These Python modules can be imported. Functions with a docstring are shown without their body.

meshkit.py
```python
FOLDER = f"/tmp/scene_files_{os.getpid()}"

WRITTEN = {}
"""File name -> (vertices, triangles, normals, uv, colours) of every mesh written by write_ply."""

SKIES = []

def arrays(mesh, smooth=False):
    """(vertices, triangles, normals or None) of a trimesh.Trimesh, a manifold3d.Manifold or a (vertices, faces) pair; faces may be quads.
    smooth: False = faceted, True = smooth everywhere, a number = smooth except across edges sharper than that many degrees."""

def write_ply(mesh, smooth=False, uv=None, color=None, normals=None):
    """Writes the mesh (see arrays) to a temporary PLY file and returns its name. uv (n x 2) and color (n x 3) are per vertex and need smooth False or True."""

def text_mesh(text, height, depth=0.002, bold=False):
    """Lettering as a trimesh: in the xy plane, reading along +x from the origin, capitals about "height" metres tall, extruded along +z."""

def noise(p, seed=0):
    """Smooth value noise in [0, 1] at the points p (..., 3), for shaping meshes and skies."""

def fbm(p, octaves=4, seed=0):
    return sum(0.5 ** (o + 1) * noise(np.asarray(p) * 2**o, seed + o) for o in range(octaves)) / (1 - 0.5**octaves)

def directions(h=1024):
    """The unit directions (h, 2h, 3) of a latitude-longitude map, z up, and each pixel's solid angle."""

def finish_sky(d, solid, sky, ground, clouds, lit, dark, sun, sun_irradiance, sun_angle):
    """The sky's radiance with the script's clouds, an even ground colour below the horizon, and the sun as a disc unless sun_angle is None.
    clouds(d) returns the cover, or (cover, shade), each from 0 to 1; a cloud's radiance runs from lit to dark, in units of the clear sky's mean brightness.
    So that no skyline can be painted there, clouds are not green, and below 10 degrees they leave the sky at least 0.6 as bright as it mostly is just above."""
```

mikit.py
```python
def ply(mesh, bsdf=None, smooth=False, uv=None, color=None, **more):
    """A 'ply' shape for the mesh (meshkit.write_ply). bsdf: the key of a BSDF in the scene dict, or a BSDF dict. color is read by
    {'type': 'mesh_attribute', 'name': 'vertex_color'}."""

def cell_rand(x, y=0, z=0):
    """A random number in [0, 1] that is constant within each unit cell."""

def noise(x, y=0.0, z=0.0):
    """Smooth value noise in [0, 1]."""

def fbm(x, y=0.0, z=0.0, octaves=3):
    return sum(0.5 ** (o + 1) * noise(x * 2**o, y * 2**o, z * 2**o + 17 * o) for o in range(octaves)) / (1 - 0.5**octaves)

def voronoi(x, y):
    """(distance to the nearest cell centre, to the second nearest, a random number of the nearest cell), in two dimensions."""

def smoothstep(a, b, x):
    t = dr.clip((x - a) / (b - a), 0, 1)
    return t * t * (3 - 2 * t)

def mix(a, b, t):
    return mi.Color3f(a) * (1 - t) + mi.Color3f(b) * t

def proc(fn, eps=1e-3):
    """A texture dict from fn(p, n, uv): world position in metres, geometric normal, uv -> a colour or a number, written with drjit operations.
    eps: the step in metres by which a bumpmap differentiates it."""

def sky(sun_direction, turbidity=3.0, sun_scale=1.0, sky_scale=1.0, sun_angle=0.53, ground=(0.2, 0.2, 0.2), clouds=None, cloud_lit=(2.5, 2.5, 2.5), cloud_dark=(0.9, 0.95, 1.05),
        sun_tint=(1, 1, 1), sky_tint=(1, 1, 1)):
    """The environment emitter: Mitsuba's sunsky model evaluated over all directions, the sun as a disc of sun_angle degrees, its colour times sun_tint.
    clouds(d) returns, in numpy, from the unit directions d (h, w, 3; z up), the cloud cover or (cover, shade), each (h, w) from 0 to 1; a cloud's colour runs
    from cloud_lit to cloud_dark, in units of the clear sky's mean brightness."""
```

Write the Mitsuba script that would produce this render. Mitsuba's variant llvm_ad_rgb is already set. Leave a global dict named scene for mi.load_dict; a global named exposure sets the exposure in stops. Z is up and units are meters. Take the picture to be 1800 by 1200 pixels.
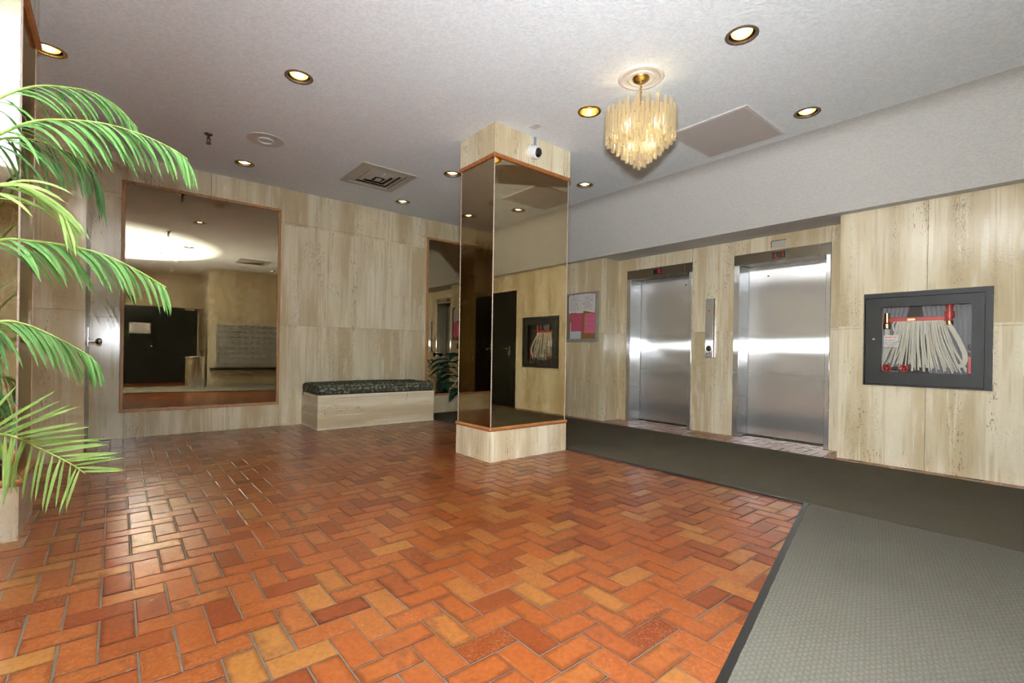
import math, random
import numpy as np, trimesh, mitsuba as mi, mikit, meshkit, drjit as dr
from shapely.geometry import Polygon, Point, box as sbox
from shapely.ops import unary_union
random.seed(7); rng = np.random.RandomState(7)
T = mi.ScalarTransform4f
noise, fbm, voronoi, cell_rand, smoothstep, mix = mikit.noise, mikit.fbm, mikit.voronoi, mikit.cell_rand, mikit.smoothstep, mikit.mix

# ------------------------------------------------------------------ camera, light, exposure
F_PX, YAW, PITCH, ROLL = 838.04, .694892, -.0017137, -.0154294
CX_PX, CY_PX = 902.6, 619.52
EYE = np.array([0., 0., 1.0])
def camera_axes():
    cy, sy, cp, sp = math.cos(YAW), math.sin(YAW), math.cos(PITCH), math.sin(PITCH)
    f = np.array([sy*cp, cy*cp, sp]); r = np.array([cy, -sy, 0.]); d = np.cross(f, r)
    c, s = math.cos(ROLL), math.sin(ROLL)
    return c*r+s*d, -s*r+c*d, f
RIGHT, DOWN, FWD = camera_axes()
scene = {'type': 'scene'}
scene['camera'] = {'type': 'perspective', 'fov': math.degrees(2*math.atan(900/F_PX)), 'fov_axis': 'x', 'near_clip': .02, 'far_clip': 100.,
    'principal_point_offset_x': -(CX_PX-900)/1800, 'principal_point_offset_y': -(CY_PX-600)/1200,
    'to_world': T().look_at(origin=EYE.tolist(), target=(EYE+FWD).tolist(), up=(-DOWN).tolist())}
exposure = 0.72
# the photographer's flash: bounced off the ceiling above the camera, with a little going straight into the room
C_FLASH = 3.06
FLASH = [0.02, 0.0, 1.24]
def spot(o, d, inten, cut, beam, w):
    return {'type': 'spot', 'to_world': T().look_at(origin=list(o), target=[o[i]+d[i] for i in range(3)], up=[.3, .9, .31]), 'intensity': {'type': 'rgb', 'value': [float(v) for v in inten]},
        'cutoff_angle': cut, 'beam_width': beam, 'sampling_weight': w}
AIM = FWD*math.cos(.33)+RIGHT*math.sin(.33)-DOWN*(-.03)
for q, (dx, dy, dz) in enumerate([(0, 0, 0), (.07, .02, .015), (-.07, .03, -.01), (.02, -.05, .02), (-.02, .05, -.02)]):
    o = [FLASH[0]+dx, FLASH[1]+dy, FLASH[2]+dz]
    scene[f'flash_skirt_{q}'] = spot(o, [.1, .75, 1.8], np.array([1., 1.06, 1.12])*3.3, 89., 42., 1.4)
    scene[f'flash_forward_{q}'] = spot(o, AIM, np.array([1., 1.03, 1.06])*5.4, 58., 22., 1.6)
scene['flash_bounce'] = spot(FLASH, [-.16, .42, 1.82], [800., 845., 890.], 48., 6., 6.)
LAMP_L = [.95, .62, .18]
GLOW_L = [26., 20., 10.]

labels = {}
C = 3.06            # ceiling height
ZS = 2.405          # underside of the soffit

# ------------------------------------------------------------------ helpers
def numbered(name):
    if name not in scene and name not in USED: USED.add(name); return name
    k = 1
    while f'{name}_{k:03d}' in USED or f'{name}_{k:03d}' in scene: k += 1
    n = f'{name}_{k:03d}'; USED.add(n); return n
USED = set()
def note(key, label=None, cat=None, group=None, kind=None):
    d = labels.setdefault(key, {})
    for k, v in (('label', label), ('category', cat), ('group', group), ('kind', kind)):
        if v: d[k] = v
def thing(name, label, cat, group=None, kind=None):
    key = numbered(name); note(key, label, cat, group, kind); return key
def obj(name, mesh, bsdf, parent=None, label=None, smooth=False, **more):
    key = numbered(f'{parent}__{name}' if parent else name)
    if bsdf in ('brushed_steel', 'steel_dark') and not smooth and not isinstance(mesh, dict):
        v = np.asarray(mesh.vertices); more['uv'] = np.stack([v[:, 1]+.37*v[:, 0], v[:, 2]+.11*v[:, 0]], 1)
    shape = mesh if isinstance(mesh, dict) else mikit.ply(mesh, bsdf, smooth=smooth, **more)
    scene[key] = shape
    if label: note(key, label)
    return key
def box(x0, x1, y0, y1, z0, z1):
    m = trimesh.creation.box(extents=[abs(x1-x0), abs(y1-y0), abs(z1-z0)])
    m.apply_translation([(x0+x1)/2, (y0+y1)/2, (z0+z1)/2]); return m
def cbox(x0, x1, y0, y1, z0, z1, c=.004):
    lo, hi = np.minimum([x0, y0, z0], [x1, y1, z1]), np.maximum([x0, y0, z0], [x1, y1, z1])
    c = min(c, *(.45*(hi-lo))); pts = []
    for a in (0, 1):
        for b in (0, 1):
            for d in (0, 1):
                p = np.array([(lo, hi)[a][0], (lo, hi)[b][1], (lo, hi)[d][2]]); s = np.array([1-2*a, 1-2*b, 1-2*d])*c
                for ax in range(3):
                    q = p+s; q[ax] = p[ax]; pts.append(q)
    return trimesh.convex.convex_hull(np.array(pts))
def cat(*ms):
    return trimesh.util.concatenate([m for m in ms])
def lathe(prof, n=32, at=(0, 0, 0)):
    m = trimesh.creation.revolve(np.array(prof, float), sections=n); m.apply_translation(at); return m
def tube(pts, rad, n=8, cap=True):
    pts = np.array(pts, float); k = len(pts); rad = np.broadcast_to(np.asarray(rad, float), (k,))
    t = np.gradient(pts, axis=0); t /= np.linalg.norm(t, axis=1, keepdims=True)
    a = np.array([0, 0, 1.]) if abs(t[0][2]) < .9 else np.array([1., 0, 0])
    v = []; u = np.cross(t[0], a); u /= np.linalg.norm(u)
    for i in range(k):
        u = u-t[i]*(u@t[i]); u /= np.linalg.norm(u); w = np.cross(t[i], u)
        for q in range(n):
            th = 2*math.pi*q/n; v.append(pts[i]+rad[i]*(math.cos(th)*u+math.sin(th)*w))
    f = []
    for i in range(k-1):
        for q in range(n):
            a0, a1 = i*n+q, i*n+(q+1) % n; f += [[a0, a1, a1+n], [a0, a1+n, a0+n]]
    if cap:
        v += [pts[0], pts[-1]]
        for q in range(n):
            f += [[k*n, (q+1) % n, q], [k*n+1, (k-1)*n+q, (k-1)*n+(q+1) % n]]
    return trimesh.Trimesh(np.array(v), np.array(f), process=False)
def extrude(poly, h):
    ps = getattr(poly, 'geoms', [poly])
    return cat(*[trimesh.creation.extrude_polygon(p, h, engine='earcut') for p in ps])
def place(mesh, origin, U, V, W):
    m = np.eye(4); m[:3, 0], m[:3, 1], m[:3, 2], m[:3, 3] = U, V, W, origin
    mesh = mesh.copy(); mesh.apply_transform(m)
    return mesh
Z3 = np.array([0, 0, 1.])
def catmull(pts, n):
    pts = np.array(pts, float); P = np.vstack([2*pts[0]-pts[1], pts, 2*pts[-1]-pts[-2]]); out = []
    for s in np.linspace(0, len(pts)-1-1e-9, n):
        i = int(s); t = s-i; a, b, c, d = P[i:i+4]
        out.append(.5*((2*b)+(c-a)*t+(2*a-5*b+4*c-d)*t*t+(3*b-a-3*c+d)*t**3))
    return np.array(out)
def project(p):
    q = np.asarray(p)-EYE; z = q@FWD
    return F_PX*(q@RIGHT)/z+CX_PX, F_PX*(q@DOWN)/z+CY_PX, z

# ------------------------------------------------------------------ materials
def rgb(*c): return {'type': 'rgb', 'value': list(c)}
def two(b): return {'type': 'twosided', 'bsdf': b}
def plastic(col, a=.1, ior=1.5):
    return two({'type': 'roughplastic', 'diffuse_reflectance': rgb(*col) if isinstance(col, (tuple, list)) else col, 'alpha': a, 'int_ior': ior})
def matte(col):
    return two({'type': 'diffuse', 'reflectance': rgb(*col) if isinstance(col, (tuple, list)) else col})
def metal(col, a=.15, av=None):
    d = {'type': 'roughconductor', 'material': 'none', 'specular_reflectance': rgb(*col)}
    if av is None: d['alpha'] = a
    else: d['alpha_u'], d['alpha_v'] = a, av
    return two(d)

def travertine(u, v, seed):
    u = u+seed*13.7
    band = fbm(u*4.5, v*.45, seed, 4)
    fine = fbm(u*75, v*1.5, 3+seed, 3)
    mott = fbm(u*16, v*2.6, 13, 3)
    c = mix((.56, .465, .29), (.77, .70, .515), smoothstep(.30, .66, band))
    c = mix(c, (.83, .78, .63), .50*smoothstep(.50, .72, mott)*smoothstep(.35, .6, fine))
    c = mix(c, (.50, .405, .25), .50*smoothstep(.50, .28, mott)*smoothstep(.60, .40, fine))
    vein = smoothstep(.60, .74, fbm(u*42, v*1.1, 9, 2))
    c = mix(c, (.50, .40, .235), .40*vein*smoothstep(.35, .65, band))
    where = smoothstep(.50, .72, noise(u*18, v*.9, 21))*smoothstep(.35, .60, fbm(u*3, v*1.2, 27, 2))
    pit = smoothstep(.70, .80, noise(u*290, v*120, seed))*where
    pit = dr.maximum(pit, .8*smoothstep(.86, .91, noise(u*300, v*170, 5))*smoothstep(.4, .6, mott))
    crack = smoothstep(.77, .84, noise(u*170, v*40, 44))*smoothstep(.74, .82, noise(u*9, v*2.2, 51))
    return mix(c, (.24, .18, .10), .62*dr.maximum(pit, 1.2*crack))
def trav_v(p, n, uv):
    return travertine(p.x+p.y+2*dr.floor(p.z/1.3), p.z, 0)
def trav_h(p, n, uv):
    return travertine(p.z*1.3, (p.x+p.y)*.7, 2)
scene['travertine'] = plastic(mikit.proc(trav_v), .028)
scene['travertine_flat'] = plastic(mikit.proc(trav_h), .10)

WX, WY, TX0, TY0 = .1019, .1041, -.036, 1.041     # herringbone module and origin
def tile_col(p, n, uv):
    i, j = dr.floor((p.x-TX0)/WX), dr.floor((p.y-TY0)/WY)
    k = (i-j)-4*dr.floor((i-j)/4)
    ai = dr.select(dr.abs(k) < .5, i-1, i); aj = dr.select(dr.abs(k-1) < .5, j-1, j)
    horiz = (dr.abs(k) < .5) | (dr.abs(k-3) < .5)
    r, r2 = cell_rand(ai, aj, 3), cell_rand(ai, aj, 8)
    c = mix((.29, .058, .017), (.49, .112, .028), smoothstep(.0, .40, r))
    c = mix(c, (.58, .20, .050), smoothstep(.66, 1.0, r))
    lx = (p.x-TX0)/WX-ai; ly = (p.y-TY0)/WY-aj
    w, h = dr.select(horiz, 2., 1.), dr.select(horiz, 1., 2.)
    edge = dr.minimum(dr.minimum(lx, w-lx), dr.minimum(ly, h-ly))
    big = fbm(p.x*16+r*40, p.y*16, r2*9, 3)
    c = c*(1-.42*smoothstep(.22, .03, edge+.35*(big-.5))*smoothstep(.15, .8, r2))
    c = mix(c, (.20, .055, .03), .55*smoothstep(.60, .80, big)*smoothstep(.35, .9, r2))
    c = mix(c, (.66, .32, .12), .24*smoothstep(.55, .80, noise(p.x*190, p.y*190, 2))*smoothstep(.3, .8, cell_rand(ai, aj, 5)))
    return c*(.318+.11*fbm(p.x*90, p.y*90, 4, 2))
def tile_bump(p, n, uv):
    return +.0007*fbm(p.x*50, p.y*50, 1, 2)+.00016*noise(p.x*260, p.y*260, 3)
scene['tile_glaze'] = two({'type': 'bumpmap', 'tex': mikit.proc(tile_bump, 2e-3), 'scale': 1.0,
    'bsdf': {'type': 'roughplastic', 'diffuse_reflectance': mikit.proc(tile_col), 'alpha': .05, 'int_ior': 1.6}})
scene['dark_timber'] = plastic((.055, .026, .013), .15)
scene['mortar'] = plastic((.12, .10, .076), .16)
def ceil_bump(p, n, uv):
    return .0042*fbm(p.x*75, p.y*75, p.z*75, 2)
def ceil_col(p, n, uv):
    q = p.z*1.3
    return mi.Color3f(.765, .825, .85)*(.95+.10*smoothstep(.3, .7, fbm(p.x*85, p.y*85, q*85, 2)))
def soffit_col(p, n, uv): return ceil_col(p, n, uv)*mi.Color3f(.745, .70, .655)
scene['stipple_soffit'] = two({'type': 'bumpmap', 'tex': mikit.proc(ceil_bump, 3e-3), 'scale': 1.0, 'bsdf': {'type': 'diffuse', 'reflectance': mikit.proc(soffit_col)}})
scene['stipple'] = two({'type': 'bumpmap', 'tex': mikit.proc(ceil_bump, 3e-3), 'scale': 1.0, 'bsdf': {'type': 'diffuse', 'reflectance': mikit.proc(ceil_col)}})
scene['white_paint'] = plastic((.72, .70, .66), .25)
scene['hatch_grey'] = matte((.52, .495, .475))
scene['vent_metal'] = plastic((.50, .475, .42), .25)
def carpet_at(p, dark):
    a, b = (p.x*.974+p.y*.225)/.030, (p.y*.974-p.x*.225)/.015
    row = dr.floor(b); s = a+.5*(row-2*dr.floor(row/2)); s = s-dr.floor(s); t = b-row
    lump = smoothstep(0, .3, s)*smoothstep(1., .7, s)*smoothstep(0, .3, t)*smoothstep(1., .7, t)
    c = mix((.080, .072, .057), (.097, .089, .071), lump)
    return c*(.80+.40*fbm(p.x*260, p.y*260, 2, 2))*(.93+.14*fbm(p.x*3, p.y*3, 6, 2))
def carpet_light(p, n, uv): return carpet_at(p, 1.)
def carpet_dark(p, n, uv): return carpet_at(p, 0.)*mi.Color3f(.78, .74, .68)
scene['carpet_weave'] = matte(mikit.proc(carpet_light))
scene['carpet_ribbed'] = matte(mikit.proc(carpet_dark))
scene['rubber'] = plastic((.012, .012, .012), .2)
scene['smoked_mirror'] = two({'type': 'conductor', 'material': 'none', 'specular_reflectance': rgb(.50, .42, .28)})
scene['smoked_wall_mirror'] = two({'type': 'conductor', 'material': 'none', 'specular_reflectance': rgb(.39, .325, .22)})
def wood_col(p, n, uv):
    s = p.x+p.y
    return mix((.30, .105, .032), (.46, .185, .062), fbm(s*6+p.z*6, s*60, p.z*60, 2))
scene['oak'] = plastic(mikit.proc(wood_col), .2)
def oak_v(p, n, uv):
    return mix((.34, .165, .062), (.50, .27, .11), fbm((p.x+p.y)*70, p.z*5, 3, 2))
scene['oak_light'] = plastic(mikit.proc(oak_v), .2)
scene['trim_bronze'] = plastic((.13, .095, .07), .25)
scene['bronze_edge'] = plastic((.40, .32, .26), .25)
def steel_lobe(av, a): return {'type': 'roughconductor', 'material': 'none', 'specular_reflectance': rgb(.68, .70, .715), 'alpha_u': a, 'alpha_v': av}
scene['brushed_steel'] = two({'type': 'blendbsdf', 'weight': .24, 'a': steel_lobe(.008, .34), 'b': steel_lobe(.24, .42)})
scene['steel_dark'] = metal((.22, .205, .175), .2, .1)
scene['steel'] = metal((.62, .60, .57), .18)
scene['aluminium'] = plastic((.30, .295, .27), .3)
scene['chrome'] = metal((.75, .74, .72), .06)
scene['brass'] = metal((.80, .55, .22), .12)
scene['gold_reflector'] = metal((.85, .62, .28), .22)
scene['baffle'] = plastic((.012, .010, .009), .2)
scene['black_paint'] = plastic((.005, .0055, .005), .07, 1.3)
scene['black_matte'] = plastic((.02, .02, .02), .35)
scene['cabinet_black'] = plastic((.010, .010, .009), .22, 1.33)
def cush_col(p, n, uv):
    x, y = (p.x+.15*p.z)/.055, (p.y*.9+p.z)/.050
    c = mix((.030, .033, .022), (.045, .047, .034), noise(x*2, y*2))
    for a in (-1, 0, 1):
        for b in (-1, 0, 1):
            i, j = dr.floor(x)+a, dr.floor(y)+b
            r = cell_rand(i, j, 4); th = 6.2832*r
            dx, dy = x-(i+.25+.5*cell_rand(i, j, 1)), y-(j+.25+.5*cell_rand(i, j, 2))
            la, lb = dx*dr.cos(th)+dy*dr.sin(th), dy*dr.cos(th)-dx*dr.sin(th)
            edge = .30*(1-dr.square(la/.58))-dr.abs(lb)
            leaf = smoothstep(.0, .04, edge)
            tone = mix((.085, .09, .065), (.25, .255, .19), cell_rand(i, j, 7))
            tone = mix(tone, (.05, .052, .036), .8*smoothstep(.045, .02, dr.abs(lb)))
            c = mix(c, tone, leaf)
    return c*(.8+.4*noise(p.x*400, p.y*400, p.z*400))
scene['leaf_fabric'] = matte(mikit.proc(cush_col))
scene['canvas_hose'] = matte((.60, .585, .50))
scene['grey_cloth'] = matte((.36, .37, .40))
scene['red_paint'] = plastic((.45, .02, .02), .15)
scene['green_paint'] = plastic((.05, .16, .10), .2)
scene['glass_pane'] = {'type': 'thindielectric', 'int_ior': 1.5}
scene['cork'] = matte((.27, .145, .05))
scene['paper_white'] = matte((.66, .65, .63))
scene['paper_blue'] = matte((.50, .55, .60))
scene['paper_rose'] = matte((.50, .10, .17))
scene['paper_pink'] = matte((.66, .17, .26))
scene['ink'] = matte((.18, .18, .18))
scene['ink_red'] = matte((.6, .08, .05))
scene['camera_white'] = plastic((.78, .78, .78), .15)
scene['cable_blue'] = plastic((.22, .24, .46), .3)
scene['dark_glass'] = plastic((.006, .006, .008), .03)
scene['medallion_plaster'] = plastic((.80, .77, .72), .3)
def leafmat(c, t):
    return {'type': 'principledthin', 'base_color': rgb(*c), 'roughness': .30, 'diff_trans': t, 'spec_trans': 0., 'eta': 1.4}
scene['frond_green'] = leafmat((.112, .235, .068), .28)
scene['frond_lime'] = leafmat((.215, .335, .085), .3)
scene['frond_deep'] = leafmat((.085, .19, .065), .25)
scene['rachis_green'] = plastic((.26, .37, .06), .3)
scene['trunk_brown'] = matte((.045, .022, .014))
scene['lily_leaf'] = leafmat((.009, .026, .013), .12)
scene['lily_white'] = leafmat((.7, .7, .62), .4)
scene['pot_grey'] = plastic((.06, .06, .06), .3)
scene['soil'] = matte((.03, .02, .014))
scene['rod_glass'] = {'type': 'principledthin', 'base_color': rgb(.98, .87, .64), 'roughness': .10, 'spec_trans': .45, 'diff_trans': 1.3, 'eta': 1.45}
scene['mailbox_metal'] = plastic((.33, .32, .30), .2)
scene['mailbox_frame'] = plastic((.62, .60, .56), .2)
scene['mailbox_dark'] = plastic((.02, .02, .02), .3)
scene['led_red'] = two({'type': 'diffuse', 'reflectance': rgb(.4, .01, .02)})

# ------------------------------------------------------------------ setting: floor, ceiling, walls
obj('floor', box(-3.3, 6.4, -3.4, 6.8, -.12, -.0045), 'mortar'); note('floor', kind='structure')

CARPET_A = Polygon([(3.575, 6.62), (5.35, 6.62), (5.35, -1.22), (3.606, -1.22), (3.606, 1.19), (3.575, 1.19)])
LX = lambda x: 1.2+(x-3.565)*.2304
CARPET_B = Polygon([(3.60, LX(3.60)), (-3.25, LX(-3.25)), (-3.25, -1.78), (1.80, -1.22), (3.60, -1.22)])
def on_carpet(poly, x, y): return poly.buffer(-.14).contains(Point(x, y))
SOLID = [sbox(2.70, 3.52, 3.45, 3.86), sbox(-1.34, 3.58, -.49, 3.91), sbox(2.01, 6.10, 3.40, 6.7), sbox(-3.3, 5.7, -.32, 6.7)]
def tile_mesh(x0, x1, y0, y1):
    g = .0036; x0, x1, y0, y1 = x0+g, x1-g, y0+g, y1-g
    j = lambda s: rng.uniform(-s, s)
    x0 += j(.0016); x1 += j(.0016); y0 += j(.0016); y1 += j(.0016)
    z = [rng.uniform(-.0006, .0002)+j(.00025)+0*q for q in range(4)]
    b = .003; base = [(x0, y0), (x1, y0), (x1, y1), (x0, y1)]; top = [(x0+b, y0+b), (x1-b, y0+b), (x1-b, y1-b), (x0+b, y1-b)]
    v = [(x, y, -.009) for x, y in base]+[(x, y, zz-.0012) for (x, y), zz in zip(base, z)]+[(x, y, zz) for (x, y), zz in zip(top, z)]
    f = [[8, 9, 10], [8, 10, 11]]
    for o in (0, 4):
        for q in range(4):
            a, b2 = o+q, o+(q+1) % 4; f += [[a, b2, b2+4], [a, b2+4, a+4]]
    return trimesh.Trimesh(np.array(v), np.array(f), process=False)
tiles = []
for i in range(-32, 60):
    for j in range(-43, 56):
        k = (i-j) % 4
        if k not in (2, 3): continue
        w, h = (2, 1) if k == 3 else (1, 2)
        x0, y0 = TX0+i*WX, TY0+j*WY; x1, y1 = x0+w*WX, y0+h*WY; cx, cy = (x0+x1)/2, (y0+y1)/2
        if not (-3.2 < cx < 6.05 and -3.2 < cy < 6.62): continue
        if cx > 1.8 and cy < -1.3: continue
        if cx > 5.56 and not 1.6 < cy < 4.55: continue
        if on_carpet(CARPET_A, cx, cy) or on_carpet(CARPET_B, cx, cy) or any(s.contains(Point(cx, cy)) for s in SOLID): continue
        u, v, z = project([cx, cy, 0])
        seen = z > .2 and -60 < u < 1860 and v < 1260
        if seen and (CARPET_A.contains(Point(cx, cy)) or CARPET_B.contains(Point(cx, cy))): seen = False
        tiles.append((-1/z**3 if seen else 1, x0, x1, y0, y1))
tiles.sort()
for t in tiles[:300]: obj('tile', tile_mesh(*t[1:]), 'tile_glaze', 'floor')
obj('tiles', cat(*[tile_mesh(*t[1:]) for t in tiles[300:]]), 'tile_glaze', 'floor'); note('floor__tiles', 'orange clay tiles of the far floor', kind='stuff')

# lamps in the ceiling (x, y, tilt of the lamp)
LIGHTS = [(-.386, 4.67), (1.045, 3.85), (1.082, 6.05), (3.044, 6.11), (2.99, 4.75), (3.082, 2.735), (4.40, 3.96), (3.074, 1.44), (4.47, 1.53),
          (1.13, 1.38), (1.136, -2.62), (3.186, -.716)]
LIGHT_LABELS = ['gold-rimmed ceiling downlight beside the top of the mirrored column behind the palm', 'recessed downlight in the open ceiling between the left sprinkler and the camera side',
    'small downlight just above the framed wall mirror, near the round ceiling speaker', 'small recessed downlight beyond the square air vent, nearest the back wall',
    'recessed downlight half hidden behind the top of the mirrored column', 'deep gold-lined downlight just beside the chandelier',
    'recessed downlight below the chandelier, beside the top of the mirrored column', 'largest recessed downlight, nearest the camera beyond the chandelier medallion',
    'recessed downlight between the grey ceiling hatch and the sloping soffit', 'downlight seen only in the wall mirror, at the edge of the bright ceiling patch',
    'downlight seen only in the wall mirror, above the black double door', 'downlight seen only in the wall mirror, above the mailboxes']
R_CAN = .088
slab = sbox(-3.3, -3.4, 4.87, 6.75)
holes = unary_union([Point(x, y).buffer(R_CAN, 24) for x, y in LIGHTS])
m = extrude(slab.difference(holes), .03); m.apply_translation([0, 0, C])
obj('ceiling', m, 'stipple'); note('ceiling', kind='structure')
# sloped soffit above the elevators, with an eased upper edge
prof = Polygon([(4.86, C+.03), (4.86, C), (4.90, C-.003), (4.945, C-.012), (4.985, C-.029), (5.02, C-.055), (5.05, C-.09), (5.08, C-.135), (5.403, ZS), (6.35, ZS), (6.35, C+.03)])
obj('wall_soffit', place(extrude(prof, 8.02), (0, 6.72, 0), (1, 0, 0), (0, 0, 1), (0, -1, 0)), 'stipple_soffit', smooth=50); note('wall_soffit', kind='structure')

def wall(name, origin, U, W, us, vs, cuts=(), t=.02, back=.14, gap=.0012, stone='travertine'):
    """A wall of stone panels with fine recessed joints on a backing; us, vs: the joints along U and z; cuts: openings (u0, u1, v0, v1)."""
    U, W, o = np.array(U, float), np.array(W, float), np.array(origin, float)
    op = unary_union([sbox(q[0], q[2], q[1], q[3]) for q in cuts]) if cuts else Polygon()
    whole = sbox(us[0], vs[0], us[-1], vs[-1]).difference(op)
    m = place(extrude(whole, back), o-W*(t+back), U, Z3, W)
    obj(name, m, 'mortar'); note(name, kind='structure')
    for a, b in zip(us[:-1], us[1:]):
        for c, d in zip(vs[:-1], vs[1:]):
            cell = sbox(a+gap*(a != us[0]), c+gap*(c != vs[0]), b-gap*(b != us[-1]), d-gap*(d != vs[-1])).difference(op)
            for g in getattr(cell, 'geoms', [cell]):
                if g.area < 2e-4: continue
                obj('panel', place(trimesh.creation.extrude_polygon(g, t, engine='earcut'), o-W*t, U, Z3, W), stone, name)

YB = 6.65
M1, M2 = (.03, 1.615, .278, 2.785), (3.738, 5.34, .278, 2.785)
JZ = [0, 1.302, 2.63, C]
wall('wall_back', (0, YB, 0), (1, 0, 0), (0, -1, 0), [-.40, .075, .845, 1.612, 3.045, 3.738, 4.54, 5.34, 5.52], JZ, [M1, M2])
E1, E2, HX = 5.52, 5.875, (-.50, .50)
HOSE = (.488, 1.36, .742, 1.597)     # y0 y1 z0 z1
D2 = (-.60, .285, 0, 2.105)
EY = lambda r: (-r[1], -r[0], r[2], r[3])
wall('wall_right', (E1, 0, 0), (0, -1, 0), (-1, 0, 0), [-1.573, -.905, -.285, .60, 1.27], [0, 1.275, ZS], [EY(HOSE), EY(D2)])
EL1, EL2 = (3.355, 4.402, 0, 2.226), (1.755, 2.795, 0, 2.226)
wall('wall_elevators', (E2, 0, 0), (0, -1, 0), (-1, 0, 0), [-4.60, -4.402, -3.355, -2.795, -1.755, -1.50], [0, 1.285, ZS], [EY(EL1), EY(EL2)])
wall('wall_right_far', (E1, 0, 0), (0, -1, 0), (-1, 0, 0), [-6.65, -5.6, -4.56], [0, 1.296, ZS])
wall('wall_recess_far', (0, 4.556, 0), (1, 0, 0), (0, -1, 0), [5.542, 5.875], [0, 1.296, ZS])
wall('wall_recess_near', (0, 1.573, 0), (-1, 0, 0), (0, 1, 0), [-5.875, -5.542], [0, 1.28, ZS])
wall('wall_left', (0, 5.56, 0), (1, 0, 0), (0, -1, 0), [-3.2, -1.9, -.85, -.212], JZ)
D3 = (5.625, 6.60, 0, 2.05)
wall('wall_left_side', (-.21, 0, 0), (0, 1, 0), (1, 0, 0), [5.582, 6.65], JZ, [D3])
wall('wall_left_far', (-3.2, 0, 0), (0, 1, 0), (1, 0, 0), [-3.2, -1.6, .0, 1.6, 3.2, 4.8, 5.56], JZ, stone='travertine')
D1 = (-.29, 1.80, 0, 2.10)
wall('wall_front', (0, -3.2, 0), (-1, 0, 0), (0, 1, 0), [-1.82, -.75, .29, 1.7, 3.2], JZ, [(-D1[1], -D1[0], 0, 2.10)])
wall('wall_front_mailboxes', (0, -1.25, 0), (-1, 0, 0), (0, 1, 0), [-5.52, -4.4, -3.1, -1.822], JZ)
wall('wall_front_side', (1.82, 0, 0), (0, -1, 0), (-1, 0, 0), [1.272, 3.2], JZ)

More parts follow.
